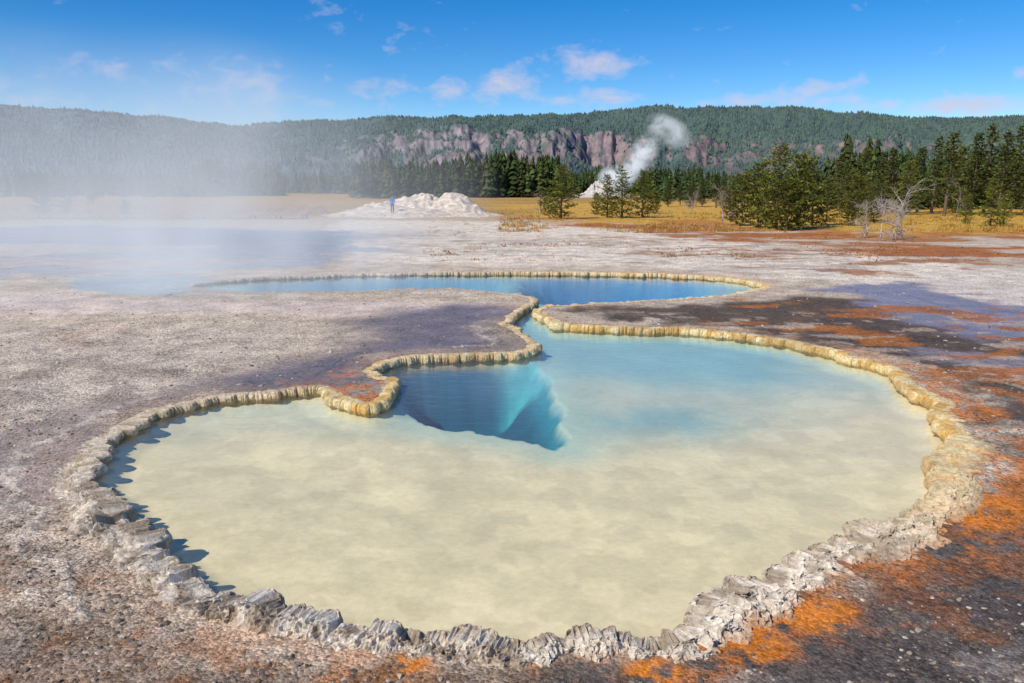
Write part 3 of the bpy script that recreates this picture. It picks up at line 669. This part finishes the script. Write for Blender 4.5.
def gravel(name,n,dmin,dmax,s0,s1,cols,azr=40):
    rd=dmin*np.exp(rng.random(n)*math.log(dmax/dmin)); a_=np.radians(rng.uniform(-azr,azr,n))
    x=rd*np.sin(a_);y=rd*np.cos(a_)
    dd=pool_sdf(x,y); k=(dd>.33)&(fbm(x*1.1,y*1.1,3)>.42); x,y=x[k],y[k];m_=len(x)
    ph=(1+5**.5)/2
    iv=np.array([(-1,ph,0),(1,ph,0),(-1,-ph,0),(1,-ph,0),(0,-1,ph),(0,1,ph),(0,-1,-ph),(0,1,-ph),(ph,0,-1),(ph,0,1),(-ph,0,-1),(-ph,0,1)])/1.9
    fi_=np.array([(0,11,5),(0,5,1),(0,1,7),(0,7,10),(0,10,11),(1,5,9),(5,11,4),(11,10,2),(10,7,6),(7,1,8),(3,9,4),(3,4,2),(3,2,6),(3,6,8),(3,8,9),(4,9,5),(2,4,11),(6,2,10),(8,6,7),(9,8,1)])
    sz=s0*np.exp(rng.random(m_)**2*math.log(s1/s0))
    zz=.03+(fbm(x*.35,y*.35,4)-.5)*.10+(fbm(x*1.7+9,y*1.7,4)-.5)*.05+(fbm(x*7+3,y*7,3)-.5)*.022
    dq=pool_sdf(x,y); tq_=sm(dq,-.1,1); zz=np.where(dq<1,zz*tq_+.035*(1-tq_),zz); zz=zz+zground(x,y)*(1-sm(dq,2,7))*.9
    parts=[]; cs=np.array(cols)
    for t in range(6):
        sel=np.arange(m_)%6==t; mm=sel.sum()
        tv=iv*(1+rng.normal(0,.22,(12,1)))
        sc=sz[sel][:,None]*np.stack([rng.uniform(.7,1.3,mm),rng.uniform(.7,1.3,mm),rng.uniform(.35,.8,mm)],1)
        tint=cs[rng.integers(len(cs),size=mm)]*rng.uniform(.6,1.3,(mm,1))
        parts.append(scatter(tv,fi_,np.ones((12,3)),np.stack([x[sel],y[sel],zz[sel]],1),sc,rng.uniform(0,6.28,mm),tint))
    v,f,c=merge(parts); return make(name,v,f,M_stone,{'Col':c},smooth=False)
gravel('gravel',30000,3.2,11,.004,.024,[(.3,.25,.2),(.12,.085,.06),(.2,.14,.1),(.40,.35,.30),(.1,.09,.09),(.16,.12,.1)],44)
gravel('gravel',4000,8,40,.012,.04,[(.34,.3,.26),(.2,.15,.12),(.40,.35,.3)],40)

# ---------------- boardwalk ----------------
wc=(.30,.27,.25)
root=bpy.data.objects.new('boardwalk',None); COL.objects.link(root)
def box(x0,x1,y0,y1,z0,z1,c):
    v=np.array([(x,y,z) for x in (x0,x1) for y in (y0,y1) for z in (z0,z1)],float)
    f=np.array([(0,1,3),(0,3,2),(4,6,7),(4,7,5),(0,4,5),(0,5,1),(2,3,7),(2,7,6),(0,2,6),(0,6,4),(1,5,7),(1,7,3)])
    return v,f,np.tile(c,(8,1)).astype(float)
pl=[];po=[]
yb=74
for i,xx in enumerate(np.arange(-60,-19,.2)):
    pl.append(box(xx,xx+.17,yb,yb+2.0,.30,.35,np.array(wc)*random.uniform(.7,1.2)))
for xx in np.arange(-60,-19,2.4):
    po.append(box(xx,xx+.12,yb+.1,yb+.22,-.1,.298,np.array(wc)*.7)); po.append(box(xx,xx+.12,yb+1.7,yb+1.82,-.1,.298,np.array(wc)*.7))
v,f,c=merge(pl); make('planks',v,f,M_wood,{'Col':c},smooth=False,parent=root)
v,f,c=merge(po); make('posts',v,f,M_wood,{'Col':c},smooth=False,parent=root)

# ---------------- person ----------------
def person(x,y,zb,rotz):
    sk=[('pel',(0,0,.95),.15),('spine',(0,.0,1.15),.135),('chest',(0,.01,1.35),.155),('neck',(0,.0,1.49),.06),('head',(0,-.02,1.60),.09),('top',(0,-.01,1.70),.08),
    ('lh',(-.10,0,.88),.10),('lk',(-.11,-.04,.50),.07),('la',(-.11,.03,.09),.045),('lt',(-.12,-.14,.04),.04),
    ('rh',(.10,0,.88),.10),('rk',(.12,.03,.50),.07),('ra',(.13,.12,.09),.045),('rt',(.14,-.04,.04),.04),
    ('ls',(-.19,.0,1.41),.07),('le',(-.25,.03,1.13),.052),('lw',(-.24,-.08,.88),.035),('lp',(-.24,-.11,.81),.035),
    ('rs',(.19,.0,1.41),.07),('re',(.26,.03,1.13),.052),('rw',(.22,-.15,.98),.035),('rp',(.20,-.21,.95),.035)]
    ed=[('pel','spine'),('spine','chest'),('chest','neck'),('neck','head'),('head','top'),('pel','lh'),('lh','lk'),('lk','la'),('la','lt'),('pel','rh'),('rh','rk'),('rk','ra'),('ra','rt'),
    ('chest','ls'),('ls','le'),('le','lw'),('lw','lp'),('chest','rs'),('rs','re'),('re','rw'),('rw','rp')]
    for sname,pp_,dr in (('l',(-.24,-.11,.81),(0,-.25,-1)),('r',(.20,-.21,.95),(-.2,-.9,-.4))):
        for i in range(4):
            o=(i-1.5)*.018; q=(pp_[0]+ (o if sname=='r' else 0),pp_[1]+(o if sname=='l' else 0),pp_[2]); L_=.07-abs(i-1.3)*.008
            n=sname+'f%d'%i; e=(q[0]+dr[0]*L_,q[1]+dr[1]*L_,q[2]+dr[2]*L_); sk.append((n,e,.009)); ed.append((sname+'p',n))
        n=sname+'th'; sk.append((n,(pp_[0]+.03,pp_[1]-.03,pp_[2]+.0),.010)); ed.append((sname+'w',n))
    idx={k[0]:i for i,k in enumerate(sk)}
    me=bpy.data.meshes.new('body'); me.from_pydata([k[1] for k in sk],[(idx[a_],idx[b_]) for a_,b_ in ed],[])
    root=bpy.data.objects.new('standing_person',None); COL.objects.link(root); root.location=(x,y,zb); root.rotation_euler=(0,0,rotz)
    ob=bpy.data.objects.new('body',me); COL.objects.link(ob); ob.parent=root
    md=ob.modifiers.new('skin','SKIN')
    for i,k in enumerate(sk):
        sv=me.skin_vertices[0].data[i]; sv.radius=(k[2],k[2]*.85)
        sv.use_root=(k[0]=='pel')
    ob.modifiers.new('sub','SUBSURF').levels=2; ob.modifiers['sub'].render_levels=2
    q=NT('clothing'); tc=q.n('ShaderNodeTexCoord').outputs['Object']; sx=q.n('ShaderNodeSeparateXYZ'); q.t.links.new(tc,sx.inputs[0])
    zc=sx.outputs[2]; xa=q.math('ABSOLUTE',sx.outputs[0])
    c=q.mix(q.ramp(zc,.90,.92),RGB(.03,.06,.18),RGB(.03,.22,.7))
    c=q.mix(q.ramp(zc,1.50,1.51),c,RGB(.5,.3,.22)); c=q.mix(q.ramp(zc,.07,.08),RGB(.03,.03,.03),c)
    hand=q.math('MULTIPLY',q.ramp(xa,.185,.19),q.math('MULTIPLY',q.ramp(zc,.955,.94),q.ramp(zc,.7,.72)))
    c=q.mix(hand,c,RGB(.5,.3,.22))
    bs=q.n('ShaderNodeBsdfPrincipled'); bs.inputs['Roughness'].default_value=.8; q.set(bs.inputs['Base Color'],c); q.t.links.new(bs.outputs[0],q.out.inputs[0]); me.materials.append(q.m)
    bm=bmesh.new(); bmesh.ops.create_uvsphere(bm,u_segments=16,v_segments=10,radius=.115)
    for v in bm.verts: v.co.z*=.95; v.co.y*=1.05
    bmesh.ops.delete(bm,geom=[v for v in bm.verts if v.co.z<-.02 and v.co.y<.03],context='VERTS')
    hm_=bpy.data.meshes.new('hair'); bm.to_mesh(hm_); bm.free(); ho=bpy.data.objects.new('hair',hm_); COL.objects.link(ho); ho.parent=root; ho.location=(0,.0,1.67)
    q=NT('hair'); bs=q.n('ShaderNodeBsdfPrincipled'); bs.inputs['Base Color'].default_value=RGB(.05,.03,.02); q.t.links.new(bs.outputs[0],q.out.inputs[0]); hm_.materials.append(q.m)
yp=79.5; xp=(394-512)/F*yp; person(xp,yp,max(0,mz(xp,yp))-.02,.5)

# ---------------- steam (real volumes) ----------------
def steam(name,loc,rad,dens,nscale,lo=.4,hi=.65,step=4.0,rot=(0,0,0),power=1.0,glow=.25,dist=0.0):
    bm=bmesh.new(); bmesh.ops.create_icosphere(bm,subdivisions=3,radius=1.0); me=bpy.data.meshes.new(name); bm.to_mesh(me); bm.free()
    ob=bpy.data.objects.new(name,me); COL.objects.link(ob); ob.location=loc; ob.scale=rad; ob.rotation_euler=rot
    q=NT(name); tc=q.n('ShaderNodeTexCoord').outputs['Object']
    ln=q.n('ShaderNodeVectorMath',operation='LENGTH'); q.t.links.new(tc,ln.inputs[0])
    fall=q.ramp(ln.outputs['Value'],.95,.0); fall=q.math('POWER',fall,power)
    nn=q.noise(nscale,3.0 if dist else 1.5,.6,q.pos(),dist); dn=q.math('MULTIPLY',q.math('MULTIPLY',fall,q.ramp(nn,lo,hi)),dens)
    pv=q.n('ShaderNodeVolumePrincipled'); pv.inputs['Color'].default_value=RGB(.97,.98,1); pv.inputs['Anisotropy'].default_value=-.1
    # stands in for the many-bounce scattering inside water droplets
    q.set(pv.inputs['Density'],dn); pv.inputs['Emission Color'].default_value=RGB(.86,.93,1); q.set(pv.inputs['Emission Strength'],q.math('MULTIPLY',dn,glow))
    q.t.links.new(pv.outputs[0],q.out.inputs['Volume']); me.materials.append(q.m)
    try: q.m.cycles.volume_step_rate=step
    except Exception: pass
    return ob
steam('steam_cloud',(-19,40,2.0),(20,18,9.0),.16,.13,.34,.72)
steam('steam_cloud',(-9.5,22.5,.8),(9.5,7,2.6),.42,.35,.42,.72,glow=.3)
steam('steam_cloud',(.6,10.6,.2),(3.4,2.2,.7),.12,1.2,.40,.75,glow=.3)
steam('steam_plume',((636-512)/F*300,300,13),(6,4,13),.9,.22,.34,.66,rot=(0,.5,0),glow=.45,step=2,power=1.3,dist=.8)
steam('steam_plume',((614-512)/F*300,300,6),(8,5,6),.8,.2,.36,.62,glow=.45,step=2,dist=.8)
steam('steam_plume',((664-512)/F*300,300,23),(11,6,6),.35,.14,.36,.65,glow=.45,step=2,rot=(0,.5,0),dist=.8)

# ---------------- sky + sun ----------------
SE,SA=math.radians(43),math.radians(-132)
w=bpy.data.worlds.new('World'); scene.world=w; w.use_nodes=True; t=w.node_tree; t.nodes.clear()
class WN(NT):
    def __init__(s): s.t=t; s.out=t.nodes.new('ShaderNodeOutputWorld')
q=WN()
sky=q.n('ShaderNodeTexSky',sky_type='NISHITA'); sky.sun_disc=False; sky.sun_elevation=SE; sky.sun_rotation=SA%(2*math.pi); sky.altitude=2200; sky.air_density=1.0; sky.dust_density=.1; sky.ozone_density=2.0
dirv=q.n('ShaderNodeTexCoord').outputs['Generated']
sx=q.n('ShaderNodeSeparateXYZ'); t.links.new(dirv,sx.inputs[0])
azn=q.math('ARCTAN2',sx.outputs[0],sx.outputs[1]); eln=q.math('ARCSINE',sx.outputs[2])
cv=q.n('ShaderNodeCombineXYZ'); t.links.new(azn,cv.inputs[0]); t.links.new(eln,cv.inputs[1])
clouds=[(590,64,50,16,1),(505,86,36,18,1),(605,98,30,10,1),(560,100,20,8,.8),(408,36,30,14,.5),(326,14,24,14,.45),(235,84,70,28,.55),(125,66,60,14,.5),(390,92,40,18,.6),(450,92,22,15,.8),
 (815,90,45,10,.9),(740,101,45,8,.9),(965,104,60,10,1),(880,106,30,7,.8),(70,98,80,14,.4),(945,45,12,8,.25),(1100,80,60,20,.8),(-100,70,80,25,.8),(820,100,60,8,.8),(300,100,60,10,.5)]
acc=None
for (u,v,a_,b_,o) in clouds:
    dv=ray(u,v); dv=dv/np.linalg.norm(dv); ca,ce=math.atan2(dv[0],dv[1]),math.asin(dv[2])
    sb=q.n('ShaderNodeVectorMath',operation='SUBTRACT'); t.links.new(cv.outputs[0],sb.inputs[0]); sb.inputs[1].default_value=(ca,ce,0)
    sc=q.n('ShaderNodeVectorMath',operation='MULTIPLY'); t.links.new(sb.outputs[0],sc.inputs[0]); sc.inputs[1].default_value=(F/a_/1.15,F/b_/1.15,0)
    ln=q.n('ShaderNodeVectorMath',operation='LENGTH'); t.links.new(sc.outputs[0],ln.inputs[0])
    val=q.math('MULTIPLY',q.ramp(ln.outputs['Value'],1.3,.0),o)
    acc=val if acc is None else q.math('MAXIMUM',acc,val)
mpn=q.n('ShaderNodeMapping'); mpn.inputs['Scale'].default_value=(1,1.8,1); t.links.new(cv.outputs[0],mpn.inputs[0])
cn=q.noise(30,7,.6,mpn.outputs[0],.3)
mask=q.math('MULTIPLY',q.ramp(q.math('ADD',acc,q.math('MULTIPLY',q.math('SUBTRACT',cn,.5),2.0)),.28,1.1),.8)
hs_=q.n('ShaderNodeHueSaturation'); hs_.inputs['Hue'].default_value=.506; hs_.inputs['Saturation'].default_value=1.5; hs_.inputs['Value'].default_value=1.05; t.links.new(sky.outputs[0],hs_.inputs['Color'])
c=q.mix(mask,hs_.outputs[0],RGB(5.2,5.0,6.0))
bg=q.n('ShaderNodeBackground'); bg.inputs[1].default_value=.125; q.set(bg.inputs[0],c); t.links.new(bg.outputs[0],q.out.inputs[0])
S=Vector((math.cos(SE)*math.sin(SA),math.cos(SE)*math.cos(SA),math.sin(SE)))
sl=bpy.data.lights.new('sun','SUN'); sl.energy=4.9; sl.angle=math.radians(.5); sl.color=(1,.91,.76)
so=bpy.data.objects.new('sun',sl); so.rotation_euler=S.to_track_quat('Z','Y').to_euler(); COL.objects.link(so)
cam=bpy.data.cameras.new('camera'); cam.sensor_width=36; cam.lens=F/1024*36; cam.clip_end=20000; cam.clip_start=.05
co=bpy.data.objects.new('camera',cam); co.location=(0,0,H); co.rotation_euler=(math.pi/2-PITCH,0,0); COL.objects.link(co); scene.camera=co
scene.view_settings.view_transform='Standard'; scene.view_settings.look='None'; scene.view_settings.exposure=0
